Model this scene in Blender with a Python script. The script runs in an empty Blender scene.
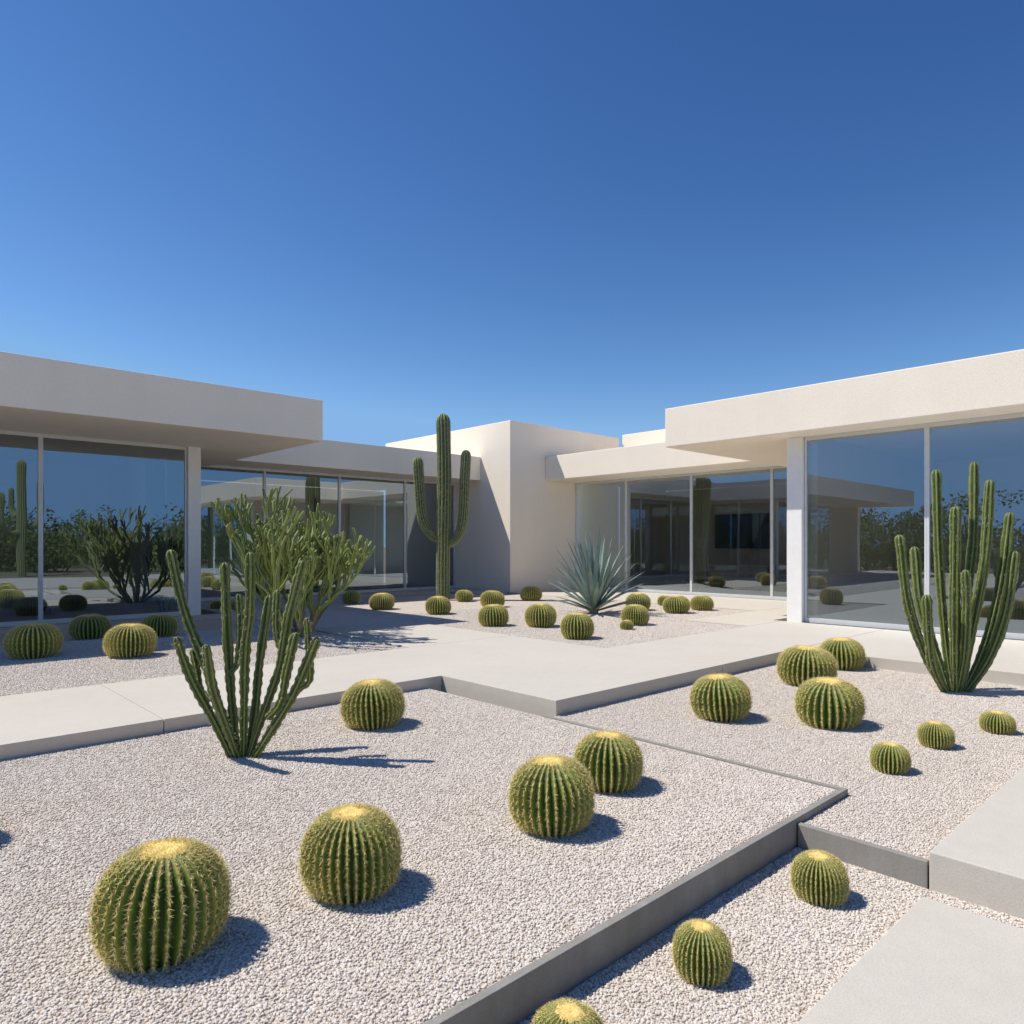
import bpy, math, random
from mathutils import Vector, Matrix, Quaternion, noise
random.seed(7)
scene=bpy.context.scene
COL=scene.collection
ANG=math.radians(43.0)
A=Vector((math.cos(ANG),math.sin(ANG),0)); B=Vector((-math.sin(ANG),math.cos(ANG),0))
F=708.0; CAMH=1.5; HZ=545.0
def W(u,v,z=0.0):
    p=A*u+B*v; return Vector((p.x,p.y,z))

# ---------------------------------------------------------------- materials
class NT:
    def __init__(s,name):
        s.m=bpy.data.materials.new(name); s.m.use_nodes=True
        s.t=s.m.node_tree; s.n=s.t.nodes; s.l=s.t.links
        s.b=s.n["Principled BSDF"]; s.out=s.n["Material Output"]
        s.b.inputs["Specular IOR Level"].default_value=0.3
    def new(s,t,**k):
        n=s.n.new(t)
        for a,b in k.items():
            if hasattr(n,a): setattr(n,a,b)
            else: n.inputs[a.replace("_"," ")].default_value=b
        return n
    def link(s,a,b): s.l.new(a,b)
    def coord(s,kind="Object"):
        return s.new("ShaderNodeTexCoord").outputs[kind]
    def noise(s,scale,detail=4,rough=.55,vec=None):
        n=s.new("ShaderNodeTexNoise"); n.inputs["Scale"].default_value=scale
        n.inputs["Detail"].default_value=detail; n.inputs["Roughness"].default_value=rough
        s.link(vec or s.coord(),n.inputs["Vector"]); return n.outputs["Fac"]
    def vor(s,scale,vec=None,feature='F1'):
        n=s.new("ShaderNodeTexVoronoi"); n.feature=feature; n.inputs["Scale"].default_value=scale
        s.link(vec or s.coord(),n.inputs["Vector"]); return n
    def ramp(s,fac,stops,interp='LINEAR'):
        r=s.new("ShaderNodeValToRGB"); r.color_ramp.interpolation=interp
        e=r.color_ramp.elements
        while len(e)<len(stops): e.new(.5)
        for i,(p,c) in enumerate(stops):
            e[i].position=p; e[i].color=(c[0],c[1],c[2],1)
        s.link(fac,r.inputs[0]); return r.outputs[0]
    def mix(s,fac,a,b,mode='MIX'):
        m=s.new("ShaderNodeMix"); m.data_type='RGBA'; m.blend_type=mode
        for sock,v in ((m.inputs[0],fac),(m.inputs[6],a),(m.inputs[7],b)):
            if isinstance(v,(int,float)): sock.default_value=v
            elif isinstance(v,tuple): sock.default_value=(v[0],v[1],v[2],1)
            else: s.link(v,sock)
        return m.outputs[2]
    def bump(s,h,strength,dist):
        b=s.new("ShaderNodeBump"); b.inputs["Strength"].default_value=strength; b.inputs["Distance"].default_value=dist
        s.link(h,b.inputs["Height"]); return b
    def fin(s,col,rough=.8,bump=None):
        if isinstance(col,tuple): s.b.inputs["Base Color"].default_value=(col[0],col[1],col[2],1)
        else: s.link(col,s.b.inputs["Base Color"])
        s.b.inputs["Roughness"].default_value=rough
        if bump: s.link(bump.outputs[0],s.b.inputs["Normal"])
        return s.m

def mat_stucco(name,c):
    s=NT(name)
    f=s.noise(.7,5,.6); g=s.noise(30,3,.6)
    col=s.ramp(f,[(.25,tuple(x*.94 for x in c)),(.75,tuple(min(1,x*1.03) for x in c))])
    col=s.mix(.35,col,s.ramp(g,[(.3,tuple(x*.88 for x in c)),(.7,tuple(min(1,x*1.05) for x in c))]))
    mp=s.new("ShaderNodeMapping"); mp.inputs["Scale"].default_value=(2.5,2.5,.3); s.link(s.coord(),mp.inputs[0])
    st=s.noise(1.0,4,.6,mp.outputs[0])
    col=s.mix(.18,col,s.ramp(st,[(.35,(.9,.89,.88)),(.62,(1,1,1))]),'MULTIPLY')
    return s.fin(col,.92,s.bump(s.noise(70,4,.7),.6,.01))
M_STUCCO=mat_stucco("stucco",(.96,.85,.70))
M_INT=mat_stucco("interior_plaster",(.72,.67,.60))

def mat_concrete(name,c,stain=0):
    s=NT(name)
    f=s.noise(.8,6,.65); g=s.noise(9,5,.7); h=s.noise(120,2,.5)
    col=s.ramp(f,[(.3,tuple(x*.88 for x in c)),(.7,tuple(x*1.06 for x in c))])
    col=s.mix(.4,col,s.ramp(g,[(.3,tuple(x*.84 for x in c)),(.7,tuple(x*1.1 for x in c))]))
    col=s.mix(.35,col,s.ramp(h,[(.35,tuple(x*.8 for x in c)),(.6,tuple(x*1.1 for x in c))]))
    if stain:
        mp=s.new("ShaderNodeMapping"); mp.inputs["Scale"].default_value=(5,5,1.5); s.link(s.coord(),mp.inputs[0])
        col=s.mix(stain,col,s.ramp(s.noise(1.0,6,.7,mp.outputs[0]),[(.35,(.6,.58,.54)),(.65,(1.05,1.05,1.03))]),'MULTIPLY')
    return s.fin(col,.85,s.bump(s.noise(60,5,.75),.3,.006))
M_CONC=mat_concrete("concrete",(.57,.525,.455))
M_CURB=mat_concrete("curb_concrete",(.31,.295,.265),.5)

PST=[(0,(.42,.35,.29)),(.06,(.54,.465,.395)),(.25,(.63,.56,.485)),(.6,(.69,.62,.54)),(.85,(.73,.67,.595)),(1,(.80,.755,.695))]
def mat_gravelbed():
    s=NT("gravel_surface")
    v=s.vor(66)
    bw=s.new("ShaderNodeSeparateColor"); s.link(v.outputs["Color"],bw.inputs[0])
    col=s.ramp(bw.outputs[0],PST)
    col=s.mix(1.0,col,s.ramp(v.outputs["Distance"],[(.4,(1,1,1)),(.75,(.65,.61,.57))]),'MULTIPLY')
    col=s.mix(.6,col,s.ramp(s.noise(1.5,4),[(.3,(.90,.88,.86)),(.7,(1,1,1))]),'MULTIPLY')
    inv=s.new("ShaderNodeMath",operation='SUBTRACT'); inv.inputs[0].default_value=1; s.link(v.outputs["Distance"],inv.inputs[1])
    return s.fin(col,.9,s.bump(inv.outputs[0],.8,.012))
M_GRAVEL=mat_gravelbed()
def mat_pebble():
    s=NT("pebble")
    at=s.new("ShaderNodeAttribute"); at.attribute_name="tone"
    col=s.ramp(at.outputs["Fac"],PST)
    tc=s.new("ShaderNodeNewGeometry").outputs["Position"]
    col=s.mix(.6,col,s.ramp(s.noise(1.3,4,.6,tc),[(.3,(.90,.88,.86)),(.7,(1,1,1))]),'MULTIPLY')
    return s.fin(col,.85)
M_PEB=mat_pebble()
def mat_sand():
    s=NT("desert_sand")
    col=s.ramp(s.noise(.3,6,.65),[(.3,(.13,.115,.07)),(.7,(.26,.21,.15))])
    return s.fin(col,.95,s.bump(s.noise(6,6,.7),.6,.05))
M_SAND=mat_sand()
def mat_plain(name,c,rough=.6,metal=0.0,var=.1,scale=8,spec=.3):
    s=NT(name)
    col=s.ramp(s.noise(scale,4),[(.3,tuple(x*(1-var) for x in c)),(.7,tuple(min(1,x*(1+var)) for x in c))])
    s.b.inputs["Metallic"].default_value=metal; s.b.inputs["Specular IOR Level"].default_value=spec
    return s.fin(col,rough)
M_FRAME=mat_plain("aluminium_frame",(.68,.69,.69),.4,.15,.04)
M_POST=mat_plain("painted_post",(.86,.84,.80),.5,0,.03)
M_FLOOR=mat_plain("interior_floor",(.42,.39,.35),.3)
M_SOFA=mat_plain("sofa_fabric",(.60,.57,.52),.9,0,.15,40)
M_DARK=mat_plain("dark_screen",(.008,.008,.009),.6,0,.1,8,.05)
M_WOOD=mat_plain("walnut",(.16,.10,.06),.45,0,.25,6)
def mat_glass():
    m=bpy.data.materials.new("tinted_window_glass"); m.use_nodes=True
    t=m.node_tree; t.nodes.clear()
    o=t.nodes.new("ShaderNodeOutputMaterial")
    tr=t.nodes.new("ShaderNodeBsdfTransparent"); tr.inputs[0].default_value=(.66,.67,.64,1)
    gl=t.nodes.new("ShaderNodeBsdfGlossy"); gl.inputs["Roughness"].default_value=0.0; gl.inputs["Color"].default_value=(.76,.90,1.0,1)
    fr=t.nodes.new("ShaderNodeFresnel"); fr.inputs[0].default_value=1.5
    ad=t.nodes.new("ShaderNodeMath"); ad.operation='MULTIPLY_ADD'; ad.inputs[1].default_value=1.2; ad.inputs[2].default_value=.25
    n=t.nodes.new("ShaderNodeTexNoise"); n.inputs["Scale"].default_value=.6; n.inputs["Detail"].default_value=1
    tc=t.nodes.new("ShaderNodeTexCoord"); t.links.new(tc.outputs["Object"],n.inputs["Vector"])
    bp=t.nodes.new("ShaderNodeBump"); bp.inputs["Strength"].default_value=.2; bp.inputs["Distance"].default_value=.01
    t.links.new(n.outputs["Fac"],bp.inputs["Height"]); t.links.new(bp.outputs[0],gl.inputs["Normal"])
    mx=t.nodes.new("ShaderNodeMixShader")
    t.links.new(fr.outputs[0],ad.inputs[0]); t.links.new(ad.outputs[0],mx.inputs[0])
    t.links.new(tr.outputs[0],mx.inputs[1]); t.links.new(gl.outputs[0],mx.inputs[2]); t.links.new(mx.outputs[0],o.inputs[0])
    return m
M_GLASS=mat_glass()
def mat_ridge(name,stops,rough=.55,var=.35,dots=None,nscale=9):
    s=NT(name)
    at=s.new("ShaderNodeAttribute"); at.attribute_name="ridge"
    col=s.ramp(at.outputs["Fac"],stops)
    col=s.mix(var,col,s.ramp(s.noise(nscale,5,.65),[(.3,(.55,.6,.5)),(.7,(1.1,1.1,1.0))]),'MULTIPLY')
    return s.fin(col,rough,s.bump(s.noise(35,4,.6),.25,.01))
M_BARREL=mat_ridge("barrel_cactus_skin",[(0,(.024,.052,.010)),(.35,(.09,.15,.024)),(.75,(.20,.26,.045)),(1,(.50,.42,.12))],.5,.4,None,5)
M_SAG=mat_ridge("saguaro_skin",[(0,(.05,.075,.03)),(.6,(.20,.245,.105)),(1,(.40,.41,.21))],.6,.4,None,4)
M_CER=mat_ridge("cereus_skin",[(0,(.038,.058,.018)),(.5,(.13,.17,.045)),(.9,(.23,.265,.08)),(1,(.40,.40,.19))],.5,.4,None,5)
M_SHR=mat_ridge("euphorbia_skin",[(0,(.13,.165,.045)),(.5,(.25,.30,.09)),(1,(.37,.41,.15))],.6,.45,None,5)
M_DSH=mat_ridge("euphorbia_skin_painted_shade",[(0,(.04,.065,.025)),(.5,(.10,.145,.05)),(1,(.17,.22,.09))],.6,.45,None,5)  # darker copy of the euphorbia skin, shade put into the colour
M_BARK=mat_plain("grey_bark",(.26,.23,.15),.9,0,.3,20)
M_SPINE=mat_plain("golden_spines",(.88,.72,.31),.5,0,.15,3)
M_WOOL=mat_plain("golden_wool",(.82,.62,.22),.95,0,.25,25)
M_SPINE2=mat_plain("pale_spines",(.55,.50,.36),.6)
M_AGAVE=mat_plain("agave_leaf",(.22,.30,.26),.5,0,.25,3)
def mat_leaf(name,c):
    s=NT(name)
    col=s.ramp(s.noise(.9,3),[(.3,tuple(x*.6 for x in c)),(.7,tuple(x*1.4 for x in c))])
    s.fin(col,.7)
    t=s.new("ShaderNodeBsdfTranslucent"); s.link(col,t.inputs[0])
    m=s.new("ShaderNodeMixShader"); m.inputs[0].default_value=.4
    s.link(s.b.outputs[0],m.inputs[1]); s.link(t.outputs[0],m.inputs[2]); s.link(m.outputs[0],s.out.inputs[0])
    return s.m
M_LEAF=mat_leaf("desert_foliage",(.17,.21,.06))

# ---------------------------------------------------------------- mesh helpers
def mk(name,verts,faces,mat,parent=None,loc=(0,0,0),rz=0.0,smooth=False,attrs=None):
    me=bpy.data.meshes.new(name); me.from_pydata([tuple(v) for v in verts],[],faces); me.update()
    if attrs:
        for k,vals in attrs.items():
            a=me.attributes.new(k,'FLOAT','POINT'); a.data.foreach_set("value",vals)
    if smooth: me.polygons.foreach_set("use_smooth",[True]*len(me.polygons))
    me.materials.append(mat)
    o=bpy.data.objects.new(name,me); COL.objects.link(o)
    o.location=loc; o.rotation_euler=(0,0,rz)
    if parent: o.parent=parent
    return o
def empty(name,loc,rz=0):
    e=bpy.data.objects.new(name,None); e.empty_display_size=.3; COL.objects.link(e)
    e.location=loc; e.rotation_euler=(0,0,rz); return e
def tag(o,label,cat,group=None):
    o["label"]=label; o["category"]=cat
    if group: o["group"]=group
def boxvf(boxes,off=(0,0,0)):
    V=[];Fc=[]
    for (u0,u1,v0,v1,z0,z1) in boxes:
        b=len(V)
        for z in (z0,z1):
            for (u,v) in ((u0,v0),(u1,v0),(u1,v1),(u0,v1)): V.append((u-off[0],v-off[1],z-off[2]))
        Fc+= [(b,b+3,b+2,b+1),(b+4,b+5,b+6,b+7),(b,b+1,b+5,b+4),(b+1,b+2,b+6,b+5),(b+2,b+3,b+7,b+6),(b+3,b,b+4,b+7)]
    return V,Fc
def bevel(o,w,seg=2):
    m=o.modifiers.new("bevel",'BEVEL'); m.width=w; m.segments=seg; m.limit_method='ANGLE'
def uvbox(name,boxes,mat,bev=0,kind=None):
    V,Fc=boxvf(boxes); o=mk(name,V,Fc,mat,None,(0,0,0),ANG)
    if bev: bevel(o,bev)
    if kind: o["kind"]=kind
    return o

# ---------------------------------------------------------------- ground & paving
g=mk("ground",[(-600,-600,-.36),(600,-600,-.36),(600,600,-.36),(-600,600,-.36)],[(0,1,2,3)],M_SAND); g["kind"]="structure"
ZB=-.12; ZL=-.27; ZC=-.025
CW=.04
uvbox("gravel_bed",[(-14,4.8-.035,1.9+CW,6.5,-.34,ZB)],M_GRAVEL,0,"structure")
uvbox("gravel_bed",[(4.8,10,1.9,4.7,-.34,ZB-.03),(4.05+CW,10,1.2,1.9,-.34,ZB-.03)],M_GRAVEL,0,"structure")
uvbox("gravel_bed",[(-14,4.05,1.17,1.9,-.34,ZL),(3.85,4.05,-8,1.17,-.34,ZL)],M_GRAVEL,0,"structure")
uvbox("gravel_bed",[(-16,6.0,8.6,14.9,-.34,ZC)],M_GRAVEL,0,"structure")
uvbox("gravel_bed",[(8.0,12.2,6.6,8.0,-.34,ZC),(8.0,15.2,8.0,16.0,-.34,ZC),(8.0,14.2,16.0,17.4,-.34,ZC)],M_GRAVEL,0,"structure")
def tiles(u0,u1,v0,v1,z1,du,dv,z0=-.33,gap=.007):
    out=[];nu=max(1,round((u1-u0)/du)); nv=max(1,round((v1-v0)/dv))
    for i in range(nu):
        for j in range(nv):
            a=u0+(u1-u0)*i/nu; b=u0+(u1-u0)*(i+1)/nu; c=v0+(v1-v0)*j/nv; d=v0+(v1-v0)*(j+1)/nv
            out.append((a+(gap/2 if i else 0),b-(gap/2 if i<nu-1 else 0),c+(gap/2 if j else 0),d-(gap/2 if j<nv-1 else 0),z0,z1))
    return out
uvbox("path",tiles(-16,4.96,6.5,8.6,0,3.0,3),M_CONC,.005,"structure")
uvbox("path",tiles(4.966,8.0,4.7,8.6,0,3.1,4)+tiles(6.0,8.0,8.608,18.2,0,3,3.2)+tiles(8.008,10.0,4.7,6.6,0,3,3)
      +tiles(10.008,13.45,4.7,6.6,0,3.5,3)+tiles(12.2,13.45,6.608,8.0,0,3,3),M_CONC,.005,"structure")
uvbox("path",tiles(15.2,18.4,8.0,16.5,0,3.5,3)+tiles(13.458,18.4,6.8,7.99,0,3,3),M_CONC,.006,"structure")
uvbox("path",tiles(-16,5.99,14.9,15.7,0,3,3)+tiles(6.0,15.3,18.208,19.3,0,3,3)+tiles(14.2,15.3,16.56,18.2,0,3,3),M_CONC,.006,"structure")
uvbox("path",tiles(10.0,13.45,-8,4.692,0,3.5,3.1),M_CONC,.006,"structure")
uvbox("path",tiles(4.05,9.99,-8,1.2,-.075,3,3.1),M_CONC,.006,"structure")
uvbox("path",tiles(-14,3.85,-8,1.17,-.225,3.0,3),M_CONC,.006,"structure")
uvbox("curb",[(-14,4.8,1.9,1.9+CW,-.33,ZB+.016)],M_CURB,.004,"structure")
uvbox("curb",[(4.8-.035,4.8,1.9+CW+.002,4.69,-.33,ZB+.014)],M_CURB,.003,"structure")
uvbox("curb",[(4.05,4.05+CW,1.208,1.892,-.33,ZB-.012)],M_CURB,.004,"structure")

def pebbles(u0,u1,v0,v1,z,dens,seed,smin=.0044,smax=.0084,tile=.7,sub=2):
    nu=max(1,round((u1-u0)/tile)); nv=max(1,round((v1-v0)/tile)); tu=(u1-u0)/nu; tv=(v1-v0)/nv
    ng=bpy.data.node_groups.new("gravel_scatter",'GeometryNodeTree')
    ng.interface.new_socket("Geometry",in_out='INPUT',socket_type='NodeSocketGeometry')
    ng.interface.new_socket("Geometry",in_out='OUTPUT',socket_type='NodeSocketGeometry')
    N=ng.nodes; L=ng.links
    gi=N.new("NodeGroupInput"); go=N.new("NodeGroupOutput")
    ico=N.new("GeometryNodeMeshIcoSphere"); ico.inputs["Radius"].default_value=1; ico.inputs["Subdivisions"].default_value=sub
    sp=N.new("GeometryNodeSetPosition"); nz=N.new("ShaderNodeTexNoise"); nz.inputs["Scale"].default_value=.9
    vm=N.new("ShaderNodeVectorMath"); vm.operation='MULTIPLY_ADD'
    vm.inputs[1].default_value=(.6,.6,.6); vm.inputs[2].default_value=(-.3,-.3,-.3)
    L.new(nz.outputs["Color"],vm.inputs[0]); L.new(vm.outputs[0],sp.inputs["Offset"]); L.new(ico.outputs["Mesh"],sp.inputs["Geometry"])
    join=N.new("GeometryNodeGeometryToInstance")
    for k in range(3):
        gr=N.new("GeometryNodeMeshGrid"); gr.inputs["Size X"].default_value=tu-.004; gr.inputs["Size Y"].default_value=tv-.004
        gr.inputs["Vertices X"].default_value=2; gr.inputs["Vertices Y"].default_value=2
        d=N.new("GeometryNodeDistributePointsOnFaces"); d.inputs["Density"].default_value=dens; d.inputs["Seed"].default_value=seed*10+k
        L.new(gr.outputs["Mesh"],d.inputs["Mesh"])
        io=N.new("GeometryNodeInstanceOnPoints")
        rr=N.new("FunctionNodeRandomValue"); rr.data_type='FLOAT_VECTOR'; rr.inputs[0].default_value=(-.45,-.45,0); rr.inputs[1].default_value=(.45,.45,6.28)
        rs=N.new("FunctionNodeRandomValue"); rs.data_type='FLOAT_VECTOR'; rs.inputs[0].default_value=(smin,smin*.88,smin*.65); rs.inputs[1].default_value=(smax,smax*.92,smax*.78)
        rs.inputs["Seed"].default_value=5+k
        L.new(d.outputs["Points"],io.inputs["Points"]); L.new(sp.outputs[0],io.inputs["Instance"])
        L.new(rr.outputs[0],io.inputs["Rotation"]); L.new(rs.outputs[0],io.inputs["Scale"])
        st=N.new("GeometryNodeStoreNamedAttribute"); st.data_type='FLOAT'; st.domain='INSTANCE'; st.inputs["Name"].default_value="tone"
        rt=N.new("FunctionNodeRandomValue"); rt.data_type='FLOAT'; rt.inputs["Seed"].default_value=90+k
        L.new(io.outputs[0],st.inputs["Geometry"]); L.new(rt.outputs[1],st.inputs["Value"])
        rl=N.new("GeometryNodeRealizeInstances"); L.new(st.outputs[0],rl.inputs[0])
        ss=N.new("GeometryNodeSetShadeSmooth"); L.new(rl.outputs[0],ss.inputs[0])
        sm=N.new("GeometryNodeSetMaterial"); sm.inputs["Material"].default_value=M_PEB; L.new(ss.outputs[0],sm.inputs["Geometry"])
        L.new(sm.outputs[0],join.inputs[0])
    big=N.new("GeometryNodeInstanceOnPoints"); L.new(gi.outputs[0],big.inputs["Points"]); L.new(join.outputs[0],big.inputs["Instance"])
    big.inputs["Pick Instance"].default_value=True
    ri=N.new("FunctionNodeRandomValue"); ri.data_type='INT'; ri.inputs[4].default_value=0; ri.inputs[5].default_value=2; ri.inputs["Seed"].default_value=3
    L.new(ri.outputs[2],big.inputs["Instance Index"])
    r2=N.new("FunctionNodeRandomValue"); r2.data_type='INT'; r2.inputs[4].default_value=0; r2.inputs[5].default_value=1; r2.inputs["Seed"].default_value=8
    mu=N.new("ShaderNodeMath"); mu.operation='MULTIPLY'; mu.inputs[1].default_value=math.pi; L.new(r2.outputs[2],mu.inputs[0])
    cx=N.new("ShaderNodeCombineXYZ"); L.new(mu.outputs[0],cx.inputs[2]); L.new(cx.outputs[0],big.inputs["Rotation"])
    L.new(big.outputs[0],go.inputs[0])
    V=[(u0+(i+.5)*tu,v0+(j+.5)*tv,z) for i in range(nu) for j in range(nv)]
    o=mk("gravel",V,[],M_PEB,None,(0,0,0),ANG); o["kind"]="stuff"
    m=o.modifiers.new("scatter",'NODES'); m.node_group=ng
pebbles(-4.5,4.75,1.96,6.49,ZB+.002,7800,1)
pebbles(4.81,9.98,1.91,4.68,ZB-.028,6400,2,sub=1)
pebbles(4.11,9.98,1.22,1.9,ZB-.028,6400,6,sub=1)
pebbles(-3,4.04,1.18,1.89,ZL+.002,7800,3)
pebbles(3.86,4.04,-2,1.17,ZL+.002,7800,7,tile=.5)
pebbles(-4.5,5.98,8.62,13,ZC+.001,2600,4,.007,.012,tile=1,sub=1)
pebbles(8.02,12.1,6.62,8.0,ZC+.001,2400,5,.007,.012,tile=1,sub=1)
pebbles(8.02,15,8.0,13,ZC+.001,1700,8,.008,.014,tile=1,sub=1)

# ---------------------------------------------------------------- house
HO=(15.37,16.56,0)
house=empty("modern_house",W(*HO),ANG)
tag(house,"single-storey modern white stucco house with flat overhanging roofs and glass walls","house")
def hpart(name,boxes,mat,bev=0,parent=house,label=None):
    V,Fc=boxvf(boxes,HO if parent is house else (0,0,0)); o=mk(name,V,Fc,mat,parent)
    if bev: bevel(o,bev)
    if label: o["label"]=label
    return o
ZR0,ZR1=3.6,4.45
def roof(u0,u1,v0,v1,z0=ZR0,z1=ZR1):
    return hpart("roof",[(u0,u1,v0,v1,z0,z1)],M_STUCCO,.015)
roof(-14.5,6.96,13.06,24,3.6,4.42)
roof(6.962,15.36,18.0,24.5,3.66,4.44)
roof(12.8,24.5,-4.8,8.9,3.6,4.43)
roof(16.97,24.5,8.902,16.55,3.66,4.45)
hpart("wall",[(15.37,20.9,16.56,23.8,-.3,5.49)],M_STUCCO,.02,label="tall solid stucco corner block")
hpart("wall",[(21.0,27,9.5,16.5,4.47,5.6)],M_STUCCO,.02,label="raised roof volume")
hpart("wall",[(-14,5.28,21.5,21.8,0,3.6)],M_INT)
hpart("wall",[(5.1,5.5,19.5,23.88,-.3,3.6)],M_INT)
hpart("wall",[(5.5,15.36,23.9,24.2,0,3.6)],M_INT)
hpart("wall",[(23.5,23.8,6.3,16.5,0,3.6),(20.9,23.5,16.3,16.54,0,3.64)],M_INT)
hpart("wall",[(18.5,18.7,6.3,6.5,0,3.6),(20,20.3,-4,6.0,0,3.6)],M_INT)
hpart("wall",[(13.7,23.5,6.0,6.28,-.3,3.6)],M_INT)
hpart("wall",[(-14.3,-14.0,15.8,21.5,-.3,3.6)],M_STUCCO)
hpart("wall",[(13.5,20.3,-4.3,-4.0,-.3,3.6)],M_STUCCO)
hpart("floor",[(-14,5.3,15.9,21.5,-.3,.012)],M_FLOOR)
hpart("floor",[(5.5,15.36,19.5,23.9,-.3,.012)],M_FLOOR)
hpart("floor",[(18.5,23.5,6.5,16.3,-.3,.012)],M_FLOOR)
hpart("floor",[(13.65,20,-4,6.0,-.3,.012)],M_FLOOR)
hpart("post",[(5.24,5.5,15.72,16.0,-.3,3.598)],M_POST,.006)
hpart("post",[(13.45,13.7,6.2,6.5,-.3,3.598)],M_POST,.006)
FW=.075
def window(axis,const,a,b,z0=.03,z1=3.6):
    if axis=='v': V=[(a-HO[0],const+.03-HO[1],z0),(b-HO[0],const+.03-HO[1],z0),(b-HO[0],const+.03-HO[1],z1),(a-HO[0],const+.03-HO[1],z1)]
    else: V=[(const+.03-HO[0],a-HO[1],z0),(const+.03-HO[0],b-HO[1],z0),(const+.03-HO[0],b-HO[1],z1),(const+.03-HO[0],a-HO[1],z1)]
    w=mk("window",V,[(0,1,2,3)],M_GLASS,house)
    h=FW/2
    if axis=='v':
        bx=[(a+.001,a+h,const,const+.1,z0-.03,z1),(b-h,b-.001,const,const+.1,z0-.03,z1),(a+h,b-h,const,const+.1,z0-.03,z0+.06),(a+h,b-h,const,const+.1,z1-.07,z1)]
    else:
        bx=[(const,const+.1,a+.001,a+h,z0-.03,z1),(const,const+.1,b-h,b-.001,z0-.03,z1),(const,const+.1,a+h,b-h,z0-.03,z0+.06),(const,const+.1,a+h,b-h,z1-.07,z1)]
    V,Fc=boxvf(bx,HO); mk("frame",V,Fc,M_FRAME,w)
us=[-10.4,-7.8,-5.2,-2.6,0,2.6,5.23]
for i in range(6): window('v',15.78,us[i],us[i+1],.03,3.597)
us=[5.51,6.1,8.54,10.9,13.3,15.36]
for i in range(5): window('v',19.4,us[i],us[i+1],.03,3.657)
vs=[7.0,9.35,11.9,14.35,16.55]
for i in range(4): window('u',18.45,vs[i],vs[i+1],.03,3.657)
vs=[-2.4,-.25,1.9,4.05,6.19]
for i in range(4): window('u',13.55,vs[i],vs[i+1],.03,3.597)
window('u',5.36,16.01,17.7,.03,3.597); window('u',5.36,17.7,19.38,.03,3.597)

def thing(name,u,v,z,rz=0): return empty(name,W(u,v,z),ANG+rz)
def tp(name,par,boxes,mat,bev=.0):
    V,Fc=boxvf(boxes); o=mk(name,V,Fc,mat,par)
    if bev: bevel(o,bev,3)
    return o
def sofa(u,v,rz,label):
    s=thing("sofa",u,v,.014,rz); tag(s,label,"sofa")
    tp("seat",s,[(-1.1,1.1,-.45,.3,.14,.42)],M_SOFA,.05); tp("backrest",s,[(-1.1,1.1,.302,.5,.14,.82)],M_SOFA,.05)
    tp("armrest",s,[(-1.32,-1.102,-.45,.5,.1,.6)],M_SOFA,.05); tp("armrest",s,[(1.102,1.32,-.45,.5,.1,.6)],M_SOFA,.05)
    for x in (-1.2,1.15):
        for y in (-.4,.4): tp("leg",s,[(x,x+.05,y,y+.05,0,.1)],M_DARK)
sofa(21.3,12.2,-math.pi/2,"pale grey upholstered sofa behind the glass wall")
sofa(2.0,18.6,math.pi,"pale grey upholstered sofa in the glazed room")
tv=thing("television",23.4,12.9,2.0); tag(tv,"wide black flat television on interior wall","television")
tp("screen",tv,[(-.05,0,-1.15,1.15,-.62,.62)],M_DARK,.01); tp("bracket",tv,[(.001,.09,-.3,.3,-.2,.2)],M_DARK)
ct=thing("coffee_table",20.0,12.2,.014); tag(ct,"low walnut coffee table in front of sofa","table")
tp("table_top",ct,[(-.35,.35,-.7,.7,.32,.38)],M_WOOD,.01)
for x in (-.3,.24):
    for y in (-.62,.56): tp("leg",ct,[(x,x+.06,y,y+.06,0,.319)],M_WOOD)
cb=thing("sideboard",11.5,23.4,.014); tag(cb,"low walnut sideboard along back wall of room","sideboard")
tp("cabinet",cb,[(-1.2,1.2,-.25,.25,.15,.8)],M_WOOD,.01)
for x in (-1.1,1.04): tp("leg",cb,[(x,x+.06,-.2,.2,0,.149)],M_DARK)

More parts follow.
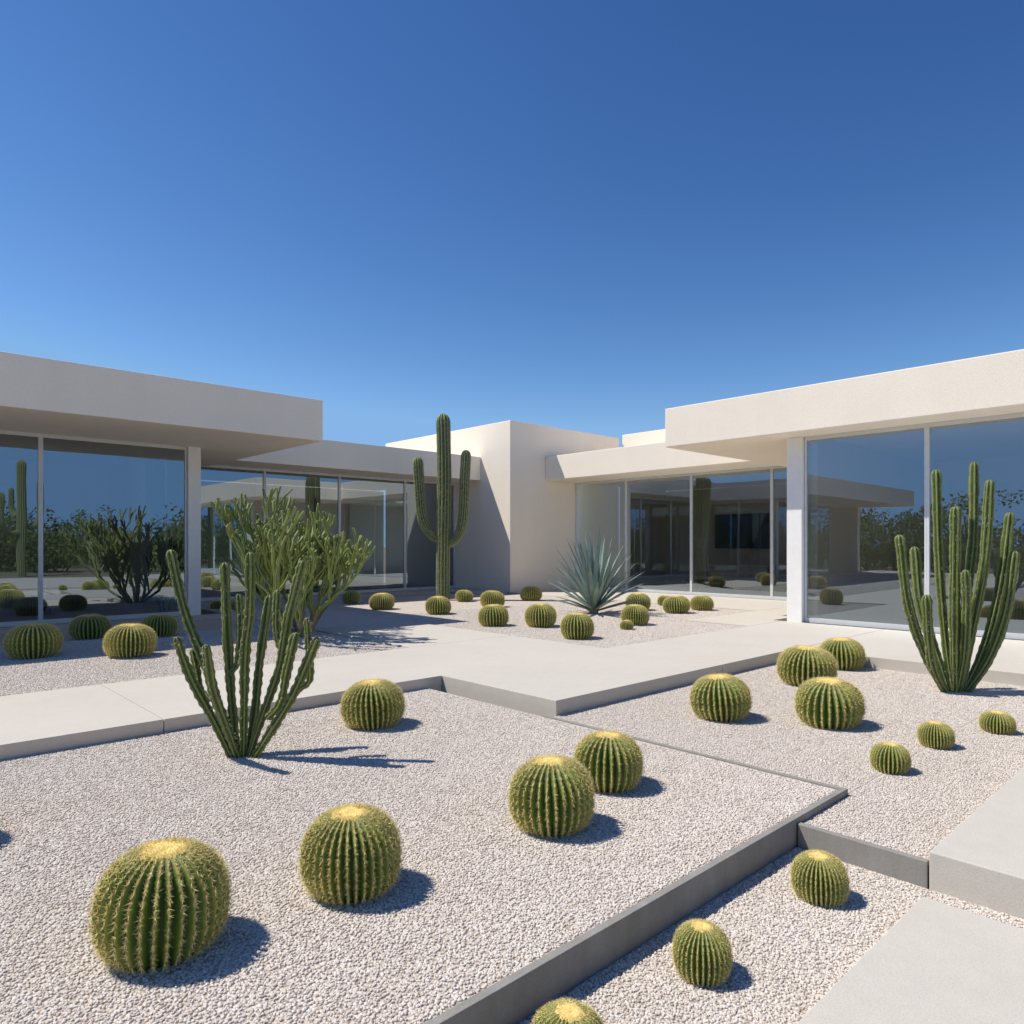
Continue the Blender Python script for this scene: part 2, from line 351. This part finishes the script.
# ---------------------------------------------------------------- barrel cactus
def barrel_profile(t):
    ph=math.radians(-62+152*t)
    c=max(0,math.cos(ph)); s=math.sin(ph)
    r=c**.84
    z=.68+(math.copysign(abs(s)**(.86 if s>0 else .92),s))*(.90 if s>0 else .80)
    if t>.9: z-=.07*((t-.9)/.1)
    return r,z
ZT=1.55
def barrel_meshes(seed,nr=27):
    rnd=random.Random(seed)
    per=8; NA=nr*per; NZ=50
    V=[];R=[];Fc=[]
    def pt(a,t,out=0):
        r,z=barrel_profile(t)
        k=(a*nr/(2*math.pi))%1.0
        rid=abs(2*k-1)**1.7
        dep=.14*min(1,r*1.2)
        n=noise.noise(Vector((math.cos(a)*1.3+seed*7,math.sin(a)*1.3,t*2)))*.05
        rr=r*(1-dep*(1-rid)+n+out)
        rr+=.018*rid*math.sin(t*105)*min(1,r)
        return Vector((rr*math.cos(a),rr*math.sin(a),z+(0 if r>.5 else -dep*.2*(1-rid)))),rid
    for j in range(NZ+1):
        t=j/NZ*.995
        for i in range(NA):
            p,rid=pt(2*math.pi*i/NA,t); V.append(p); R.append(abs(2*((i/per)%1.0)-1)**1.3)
    for j in range(NZ):
        for i in range(NA):
            a=j*NA+i; b=j*NA+(i+1)%NA
            Fc.append((a,b,b+NA,a+NA))
    Fc.append(tuple(NZ*NA+i for i in range(NA)))
    SV=[];SF=[]
    def needle(p,d,L,w):
        d=d.normalized(); s=d.cross(Vector((rnd.uniform(-1,1),rnd.uniform(-1,1),rnd.uniform(-1,1)))).normalized()*w
        s2=d.cross(s).normalized()*w
        b=len(SV); SV.extend([p-s,p+s*.5+s2*.87,p+s*.5-s2*.87,p+d*L])
        SF.extend([(b,b+1,b+3),(b+1,b+2,b+3),(b+2,b,b+3)])
    na=25
    for ri in range(nr):
        a=2*math.pi*(ri+.0)/nr
        ph0=rnd.uniform(-.3,.3)
        for j in range(na):
            t=.07+(j+.5+ph0)/na*.87
            p,_=pt(a,t); p2,_=pt(a,t+.01)
            tan=(p2-p).normalized(); side=Vector((-math.sin(a),math.cos(a),0)); nrm=side.cross(tan).normalized()
            for k in range(9):
                th=2*math.pi*k/9+rnd.uniform(-.3,.3)
                d=side*math.cos(th)*.5+tan*math.sin(th)*1.0+nrm*rnd.uniform(.3,.9)
                needle(p,d,rnd.uniform(.07,.135),.0048)
    WV=[];WF=[]
    nc=40; rings=8
    WV.append(Vector((0,0,ZT-.03)))
    for r_ in range(1,rings+1):
        for i in range(nc):
            a=2*math.pi*i/nc; f=r_/rings
            rad=.42*f*(1+.08*math.sin(a*9+seed)+.04*math.sin(a*4+seed))
            z=ZT-.01+.035*math.sin(f*2.8)-.03*f*f+rnd.uniform(-.014,.014)
            if r_==rings: z-=.08
            WV.append(Vector((rad*math.cos(a),rad*math.sin(a),z)))
    for i in range(nc): WF.append((0,1+i,1+(i+1)%nc))
    for r_ in range(rings-1):
        for i in range(nc):
            a=1+r_*nc+i; b=1+r_*nc+(i+1)%nc
            WF.append((a,a+nc,b+nc,b))
    for _ in range(2400):
        a=rnd.uniform(0,6.283); f=math.sqrt(rnd.random()); rad=.58*f
        z=ZT-.005-.12*f*f
        needle(Vector((rad*math.cos(a),rad*math.sin(a),z-.02)),Vector((math.cos(a)*(.3+f),math.sin(a)*(.3+f),rnd.uniform(.5,1.2)))+Vector((rnd.uniform(-.6,.6),rnd.uniform(-.6,.6),0)),rnd.uniform(.05,.09),.006)
    return (V,Fc,R),(SV,SF),(WV,WF)
protos=[]
bodies=[barrel_meshes(s,n) for s,n in ((1,32),(2,35),(3,29))]
def make_mesh(name,V,Fc,mat,smooth,R=None):
    me=bpy.data.meshes.new(name); me.from_pydata([tuple(v) for v in V],[],Fc); me.update()
    if R: a=me.attributes.new("ridge",'FLOAT','POINT'); a.data.foreach_set("value",R)
    if smooth: me.polygons.foreach_set("use_smooth",[True]*len(me.polygons))
    me.materials.append(mat); return me
for (b,s,w) in bodies:
    protos.append((make_mesh("barrel_body",b[0],b[1],M_BARREL,True,b[2]),make_mesh("barrel_spines",s[0],s[1],M_SPINE,False),make_mesh("barrel_wool",w[0],w[1],M_WOOL,True)))
def barrel(x,basey,w,zb,var=0,hk=1.0,label=None):
    D0=F*(CAMH-zb)/(basey-HZ)
    r=w/2/F*D0; D=D0+.75*r; r=w/2/F*D
    X=(x-512)/F*D
    e=empty("barrel_cactus",(X,D,zb-.01))
    e.rotation_euler=(random.uniform(-.06,.06),random.uniform(-.06,.06),random.uniform(0,6.28))
    e.scale=(r/1.03,r/1.03*random.uniform(.96,1.04),r/1.03*hk)
    tag(e,label or "round ribbed golden barrel cactus standing on pale gravel","cactus","golden barrel cacti in the gravel beds")
    for nm,me in zip(("body","spines","crown"),protos[var]):
        o=bpy.data.objects.new(nm,me); COL.objects.link(o); o.parent=e
BIG="large golden barrel cactus with pale woolly crown on white gravel"
SM="small round barrel cactus on pale gravel"
LOW="small barrel cactus in the lower gravel strip beside concrete slab"
SH="dark green barrel cactus in the shade near the glass wall"
BL=[(160,976,128,ZB,0,1.05,BIG),(352,907,99,ZB,1,1.06,BIG),(553,840,87,ZB,0,1.03,BIG),(608,795,71,ZB,2,.98,None),(374,731,63,ZB,1,.93,None),
(722,723,60,ZB-.03,0,.93,None),(829,730,64,ZB-.03,2,.93,None),(806,688,57,ZB-.03,1,.86,None),(842,671,44,ZB-.03,0,.90,None),
(890,775,37,ZB-.03,2,1.0,SM),(936,750,33,ZB-.03,1,1.0,SM),(997,735,31,ZB-.03,0,.90,SM),
(820,908,54,ZL,1,1.10,LOW),(702,988,58,ZL,0,1.16,LOW),(567,1088,78,ZL,2,1.0,LOW),(-66,862,88,ZB,1,1.0,BIG),
(34,660,48,ZC,0,.92,None),(130,659,47,ZC,1,.90,None),(90,640,38,ZC,2,.82,SH),(159,638,34,ZC,0,.86,SH),
(352,604,18,ZC,0,.95,SM),(382,610,25,ZC,1,.85,None),(438,615,26,ZC,2,.9,None),(464,602,18,ZC,0,.85,SM),(492,608,25,ZC,1,.87,None),
(494,627,31,ZC,2,.9,None),(541,628,32,ZC,0,.95,None),(531,601,22,ZC,1,.85,None),(577,640,35,ZC,2,.95,None),(638,611,25,ZC,0,.9,None),
(635,626,28,ZC,1,.95,None),(627,630,14,ZC,2,.9,SM),(677,614,27,ZC,0,.85,None),(702,611,23,ZC,1,.85,None),(665,606,16,ZC,2,.85,SM),(218,610,14,ZC,2,.85,SM),(238,611,15,ZC,1,.85,SM)]
for b in BL: barrel(*b)

# ---------------------------------------------------------------- columnar stems
def catmull(pts,n=8):
    P=[Vector(p) for p in pts]; P=[P[0]*2-P[1]]+P+[P[-1]*2-P[-2]]
    out=[]
    for i in range(1,len(P)-2):
        for k in range(n):
            t=k/n; a,b,c,d=P[i-1],P[i],P[i+1],P[i+2]
            out.append(.5*((2*b)+(c-a)*t+(2*a-5*b+4*c-d)*t*t+(3*b-a-3*c+d)*t**3))
    out.append(P[-2]); return out
def sweep(buf,pts,rad,ribs=6,depth=.25,n=8,taper0=.8,per=4,bumps=0.0,rnd=random,nodes=.05):
    V,Fc,R,AR=buf
    C=catmull(pts,n)
    tan=(C[-1]-C[-2]).normalized()
    L=len(C)
    rads=[]
    tot=sum((C[i+1]-C[i]).length for i in range(L-1)); s=0; ph=rnd.uniform(0,6)
    for i in range(L):
        f=s/tot
        k=taper0+(1-taper0)*min(1,f*2.2)
        k*=1+nodes*math.sin(s/rad*.9+ph)+nodes*.8*math.sin(s/rad*.37+ph*2)
        rads.append(rad*k)
        if i<L-1: s+=(C[i+1]-C[i]).length
    for a in (30,55,75,88):
        C.append(C[L-1]+tan*rad*1.15*math.sin(math.radians(a))); rads.append(rads[L-1]*math.cos(math.radians(a)))
    t0=(C[1]-C[0]).normalized(); up=Vector((1,0,0)) if abs(t0.x)<.8 else Vector((0,1,0))
    nx=t0.cross(up).normalized(); base=len(V); NA=ribs*per; tw=rnd.uniform(0,6)
    s=0
    for i,c in enumerate(C):
        t=((C[i+1]-c) if i<len(C)-1 else (c-C[i-1])).normalized()
        nx=(nx-t*nx.dot(t)).normalized(); ny=t.cross(nx)
        if i: s+=(c-C[i-1]).length
        for j in range(NA):
            a=2*math.pi*j/NA; k=(j%per)/per; rd=abs(2*k-1)
            rid=rd**1.1
            rr=rads[i]*(1-depth*(1-rid))
            if bumps: rr*=1+bumps*rid*math.sin(s/rad*3.2+j)
            V.append(c+(nx*math.cos(a+tw)+ny*math.sin(a+tw))*rr); R.append(rid); AR.append(0)
    for i in range(len(C)-1):
        for j in range(NA):
            a=base+i*NA+j; b=base+i*NA+(j+1)%NA
            Fc.append((a,b,b+NA,a+NA))
    Fc.append(tuple(base+(len(C)-1)*NA+j for j in range(NA)))
    return C,rads
def needles_along(C,rads,ribs,rnd,buf,step=.06,L=.03,w=.0015,kn=3):
    V,Fc=buf
    for i in range(1,len(C)-1):
        t=(C[i]-C[i-1]); ln=t.length
        if ln<1e-6: continue
        t=t/ln; up=Vector((1,0,0)) if abs(t.x)<.8 else Vector((0,1,0)); nx=t.cross(up).normalized(); ny=t.cross(nx)
        m=max(1,int(ln/step*ribs*1.0))
        for _ in range(m):
            a=rnd.uniform(0,6.283); d0=nx*math.cos(a)+ny*math.sin(a); p=C[i-1]+t*rnd.random()*ln+d0*rads[i]*.9
            for k in range(kn):
                d=(d0+Vector((rnd.uniform(-.8,.8),rnd.uniform(-.8,.8),rnd.uniform(-.8,.8)))).normalized()
                sd=d.cross(t).normalized()*w
                b=len(V); V.extend([p-sd,p+sd,p+d*(L+rads[i]*.1)]); Fc.append((b,b+1,b+2))
def column_plant(name,base_px,zb,stems,rpx,ribs,mat,label,cat,depth=.3,seed=1,partname="stem",group=None,wob=.012,nodes=.05,n=9,bumps=.07):
    rnd=random.Random(seed)
    x0,y0=base_px; D=F*(CAMH-zb)/(y0-HZ); k=D/F
    e=empty(name,((x0-512)*k,D,zb)); tag(e,label,cat,group)
    SV=([],[])
    for st in stems:
        pts=st["p"]; dy=st.get("d",0); r=st.get("r",rpx)*k*rnd.uniform(.93,1.06)
        P=[]
        npt=len(pts)
        for i,(x,y) in enumerate(pts):
            f=(i/(npt-1)); yy=dy*f*(1.2-.2*f)+st.get("d0",0)
            kk=(D+yy)/F
            z=CAMH-(y-HZ)*kk-zb
            if i==0 and y>y0-8: z=-.05
            P.append(Vector(((x-512)*kk-(x0-512)*k+(rnd.uniform(-wob,wob) if i else 0),yy,z)))
        buf=([],[],[],[])
        C,rads=sweep(buf,P,r,ribs,depth,n,st.get("t",.7),6,bumps,rnd,nodes)
        mk(st.get("name",partname),buf[0],buf[1],mat,e,smooth=True,attrs={"ridge":buf[2],"areole":buf[3]})
        needles_along(C,rads,ribs,rnd,SV,.03,.022 if r<.12 else .05,.0013 if r<.12 else .004)
    mk("spines",SV[0],SV[1],M_SPINE2,e)
    return e
A_st=[dict(p=[(234,757),(214,722),(194,684),(183,660),(177,642)],d=-.2),
dict(p=[(236,757),(220,712),(204,664),(190,622),(180,590),(171,555)],d=.15),
dict(p=[(238,757),(233,700),(228,640),(223,568)],d=.25),
dict(p=[(243,757),(245,700),(247,650),(248,610),(249,558)],d=-.10),
dict(p=[(245,757),(254,712),(261,660),(267,600)],d=.3),
dict(p=[(247,757),(264,715),(280,665),(291,615),(302,566)],d=-.05),
dict(p=[(250,758),(274,725),(296,690),(316,643)],d=-.2),
dict(p=[(240,757),(226,722),(214,688),(206,650)],d=-.35),
dict(p=[(268,718),(281,702),(288,672),(293,638)],d=-.1,d0=-.08,t=.8),
dict(p=[(212,700),(203,690),(197,672),(195,652)],d=.1,d0=.0,t=.8,r=4.0),
dict(p=[(229,675),(237,662),(239,630),(238,598)],d=.1,d0=.1,t=.8,r=4.0),
dict(p=[(286,652),(277,644),(274,622),(277,594)],d=.08,d0=.0,t=.8,r=4.0),
dict(p=[(298,690),(308,680),(310,655),(309,622)],d=-.05,d0=-.14,t=.8,r=3.8)]
column_plant("candelabra_cactus",(240,757),ZB,A_st,5.0,5,M_CER,"dark green branching column cactus on white gravel","cactus",.44,3,wob=.016,nodes=.07,n=18,bumps=.12)
D_st=[dict(p=[(948,692),(926,655),(908,602),(901,540)],d=-.1),
dict(p=[(950,692),(935,648),(921,605),(914,552)],d=.25),
dict(p=[(953,692),(945,640),(939,560),(936,475)],d=.15),
dict(p=[(955,692),(955,620),(956,560),(956,512)],d=-.15),
dict(p=[(958,692),(966,605),(972,540),(974,467)],d=.2),
dict(p=[(960,692),(974,625),(985,560),(989,485)],d=-.1),
dict(p=[(962,692),(985,645),(1002,582),(1010,518)],d=.1),
dict(p=[(964,692),(990,658),(1007,610),(1014,556)],d=-.15),
dict(p=[(957,692),(964,655),(967,605),(967,575)],d=-.22),
dict(p=[(948,692),(934,670),(928,640),(928,600)],d=-.2)]
column_plant("column_cactus",(955,692),ZB-.03,D_st,4.9,6,M_CER,"tall clustered green column cactus beside glass wall on gravel","cactus",.38,4,wob=.015,nodes=.05,n=14)
S_st=[dict(p=[(443,600),(443,550),(444,480),(443,422)],d=0,r=7.2,name="trunk",t=.9),
dict(p=[(441,541),(430,533),(422,515),(419,480),(418,463)],d=.15,r=5.0,name="arm",t=.85),
dict(p=[(446,545),(456,538),(463,520),(465,480),(466,456)],d=-.15,r=5.2,name="arm",t=.85)]
column_plant("saguaro_cactus",(443,600),ZC,S_st,7,12,M_SAG,"tall saguaro cactus with two upturned arms beside stucco wall","cactus",.26,5,wob=.01,nodes=.012,bumps=.0)
def far_saguaro(u,v):
    e=empty("saguaro_cactus",W(u,v,-.36)); tag(e,"tall saguaro cactus with several arms out in desert scrub","cactus")
    rnd=random.Random(4)
    for nm,P,r in (("trunk",[(0,0,-.1),(0,0,2),(.05,0,4.5),(0,0,6.4)],.24),("arm",[(0,0,3),(.6,.2,2.9),(1.0,.3,3.6),(1.0,.35,5.4)],.17),("arm",[(0,0,2.6),(-.6,-.2,2.5),(-1.05,-.3,3.1),(-1.1,-.3,4.6)],.17),("arm",[(0,0,3.6),(.2,-.5,3.5),(.25,-.8,4.0),(.25,-.8,5.0)],.15)):
        buf=([],[],[],[]); sweep(buf,[Vector(p) for p in P],r,13,.2,8,.9,6,0,rnd,.02)
        mk(nm,buf[0],buf[1],M_SAG,e,smooth=True,attrs={"ridge":buf[2]})
far_saguaro(7.0,-16.6)

# ---------------------------------------------------------------- branching succulent shrubs
def shrub(name,base_px,zb,height,width,seed,mat,label,limbs=9,levels=4,rad=.05,sp=.5,upb=.42,center=True,shift=0.0,first=.27,kids=(2,3,3)):
    rnd=random.Random(seed); x0,y0=base_px; D=F*(CAMH-zb)/(y0-HZ)
    e=empty(name,((x0-512)/F*D,D,zb)); tag(e,label,"shrub")
    trunk=([],[],[],[]); br=([],[],[],[])
    def grow(p,d,L,r,lev):
        d=d.normalized()
        q=p+d*L
        d2=(d+Vector((0,0,upb))+Vector((rnd.uniform(-.15,.15),rnd.uniform(-.15,.15),0))).normalized()
        mid=p+d*L*.5+Vector((rnd.uniform(-.03,.03),rnd.uniform(-.03,.03),0))
        if lev<=1 : sweep(trunk,[p,mid,q],r,5,.15,3,.95,2,0,rnd)
        else: sweep(br,[p,mid,q],r,4,.25,4,.92,2,.06,rnd,.03)
        if lev>=levels: return
        for _ in range(rnd.choice(kids)):
            s=sp if lev<3 else sp*.8
            nd=(d2+Vector((rnd.uniform(-s,s),rnd.uniform(-s,s),rnd.uniform(-.05,.35))))
            grow(q-d*r*.5,nd,L*rnd.uniform(.66,1.0),r*(.82 if lev<3 else .93),lev+1)
    for i in range(limbs):
        a=2*math.pi*i/limbs*(2 if limbs>6 else 1)+rnd.uniform(-.2,.2)
        tilt=(.35,1.0,.7)[i%3]*width/height
        if center and i==0: tilt=.06
        grow(Vector((.10*math.cos(a),.10*math.sin(a),-.05)),Vector((math.cos(a)*tilt,math.sin(a)*tilt,1)),height*first*rnd.uniform(.8,1.1),rad,1)
    zs=sorted(v.z for v in br[0]); k=height/zs[int(len(zs)*.998)]
    xs=sorted(v.x for v in br[0]); lo=xs[int(len(xs)*.003)]; hi=xs[int(len(xs)*.997)]; kx=width/(hi-lo); cx=(lo+hi)/2
    for b in (trunk,br):
        for v in b[0]:
            f=min(1,max(0,v.z/zs[-1])); f=f**.6; v.x=(v.x-cx*f)*kx+shift*f; v.y*=kx; v.z*=k
    mk("trunk",trunk[0],trunk[1],M_BARK if mat is M_SHR else mat,e,smooth=True,attrs={"ridge":trunk[2],"areole":trunk[3]})
    mk("crown",br[0],br[1],mat,e,smooth=True,attrs={"ridge":br[2],"areole":br[3]})
shrub("euphorbia_shrub",(300,636),ZC,2.42,2.45,11,M_SHR,"rounded olive green succulent shrub with upright forking branches",11,6,.031,first=.22,shift=-.05,kids=(2,2,3))
shrub("euphorbia_shrub",(166,613),ZC,1.7,.75,14,M_DSH,"forking succulent shrub close to the glass wall, shade darkened into its skin colour",3,4,.032,center=False,kids=(2,2,3))  # shrub added for a dark plant reflection in the glass, skin painted as shaded

def agave(px,zb,R,seed):
    rnd=random.Random(seed); D=F*(CAMH-zb)/(px[1]-HZ)
    e=empty("agave",((px[0]-512)/F*D,D,zb)); tag(e,"spiky grey-green agave rosette with long pointed leaves","agave")
    V=[];Fc=[]
    N=66
    for i in range(N):
        az=i*2.39996+rnd.uniform(-.2,.2); el=math.radians(14+74*(i/N)**.85)+rnd.uniform(-.08,.08)
        L=R*(.74+.34*math.sin(el))*rnd.uniform(.82,1.07); w=.055*rnd.uniform(.85,1.1)
        h=Vector((math.cos(az),math.sin(az),0)); side=Vector((-math.sin(az),math.cos(az),0))
        b=len(V); S=7
        for k in range(S+1):
            f=k/S; ee=el-.10*f*f*(1-el/1.6)
            p=h*(.05+math.cos(ee)*L*f)+Vector((0,0,.06+.20*i/N+math.sin(ee)*L*f))
            ww=w*(.75+.5*math.sin(min(1,f*1.6)*1.57))*(1-f**2.0)+.001
            nup=(Vector((0,0,1))*math.cos(ee)-h*math.sin(ee))
            V+= [p-side*ww+nup*ww*.4,p-nup*ww*.2,p+side*ww+nup*ww*.4]
        for k in range(S):
            a=b+k*3; Fc+=[(a,a+1,a+4,a+3),(a+1,a+2,a+5,a+4)]
    mk("leaves",V,Fc,M_AGAVE,e,smooth=True)
    buf=([],[],[],[]); sweep(buf,[Vector((0,0,-.05)),Vector((0,0,.1)),Vector((0,0,.22))],.10,8,.15,4,1,2); mk("trunk",buf[0],buf[1],M_BARK,e,smooth=True,attrs={"ridge":buf[2]})
agave((594,614),ZC,1.48,5)

# ---------------------------------------------------------------- desert thicket around the plot
def thicket():
    rnd=random.Random(21); V=[];Fc=[]
    for i in range(300):
        a=math.radians(rnd.uniform(165,398)); d=rnd.uniform(25,50)
        cx,cy=math.cos(a)*d,math.sin(a)*d
        if (Vector((cx,cy,0))-W(7,-16.6)).length<3: continue
        H=rnd.uniform(2.2,4.8) if rnd.random()<.85 else rnd.uniform(4.8,6)
        for c in range(12):
            rr=rnd.uniform(.6,1.5); th=rnd.uniform(0,6.28); q=rnd.uniform(0,2.2)
            c0=Vector((cx+math.cos(th)*q,cy+math.sin(th)*q,rnd.uniform(.0,H-rr*.5)))
            for l in range(54):
                dv=Vector((rnd.gauss(0,1),rnd.gauss(0,1),rnd.gauss(0,1))).normalized()*rr*rnd.random()**.4
                dv.z*=.75; p=c0+dv; s=rnd.uniform(.06,.18)
                e1=Vector((rnd.uniform(-1,1),rnd.uniform(-1,1),rnd.uniform(-1,1))).normalized()*s
                e2=e1.cross(Vector((rnd.uniform(-1,1),rnd.uniform(-1,1),rnd.uniform(-1,1)))).normalized()*s*.6
                b=len(V); V+= [p-e1,p+e2,p+e1,p-e2]; Fc.append((b,b+1,b+2,b+3))
        for t in range(3):
            b=len(V); q=Vector((cx,cy,-.4)); top=Vector((cx+rnd.uniform(-1,1),cy+rnd.uniform(-1,1),H*.6))
            for (dx,dy) in ((-.09,-.05),(.09,-.05),(0,.1)): V.append(q+Vector((dx,dy,0)))
            for (dx,dy) in ((-.03,-.02),(.03,-.02),(0,.03)): V.append(top+Vector((dx,dy,0)))
            for k in range(3): Fc.append((b+k,b+(k+1)%3,b+3+(k+1)%3,b+3+k))
    o=mk("desert_thicket",V,Fc,M_LEAF); o["kind"]="stuff"
thicket()

# ---------------------------------------------------------------- light
EL=math.radians(56)
hd=Vector((-1,.08,0)).normalized()
sd=Vector((hd.x*math.cos(EL),hd.y*math.cos(EL),math.sin(EL)))
sl=bpy.data.lights.new("sun",'SUN'); sl.energy=5.0; sl.angle=math.radians(.53); sl.color=(1,.95,.87)
so=bpy.data.objects.new("sun",sl); COL.objects.link(so); so.rotation_euler=sd.to_track_quat('Z','Y').to_euler(); so.location=(-10,2,20)
w=bpy.data.worlds.new("World"); scene.world=w; w.use_nodes=True
nt=w.node_tree; bg=nt.nodes["Background"]
sky=nt.nodes.new("ShaderNodeTexSky"); sky.sky_type='NISHITA'; sky.sun_disc=False
sky.sun_elevation=EL; sky.sun_rotation=math.atan2(hd.x,hd.y)%(2*math.pi)
sky.altitude=600; sky.air_density=1.0; sky.dust_density=.05; sky.ozone_density=3.0
sep=nt.nodes.new("ShaderNodeSeparateXYZ"); nt.links.new(sky.outputs[0],sep.inputs[0])
comb=nt.nodes.new("ShaderNodeCombineXYZ")
def mth(op,a,b):
    n=nt.nodes.new("ShaderNodeMath"); n.operation=op; nt.links.new(a,n.inputs[0]); n.inputs[1].default_value=b; return n.outputs[0]
for i,(mx_,g_,a_) in enumerate(((.27,1.8,2.55),(.43,1.5,1.64),(.66,1.25,1.36))):
    x=mth('MULTIPLY',sep.outputs[i],.11); x=mth('MINIMUM',x,mx_); x=mth('POWER',x,g_); x=mth('MULTIPLY',x,a_*10)
    nt.links.new(x,comb.inputs[i])
nt.links.new(comb.outputs[0],bg.inputs[0]); bg.inputs[1].default_value=.10

# ---------------------------------------------------------------- camera
cd=bpy.data.cameras.new("camera"); cam=bpy.data.objects.new("camera",cd); COL.objects.link(cam)
cam.location=(0,0,CAMH); cam.rotation_euler=(math.radians(90),0,0)
cd.sensor_width=36; cd.lens=F/1024*36; cd.shift_y=33/1024; cd.clip_end=2000; cd.clip_start=.05
scene.camera=cam
scene.view_settings.view_transform='Standard'; scene.view_settings.look='None'; scene.view_settings.exposure=0
bpy.context.view_layer.update()
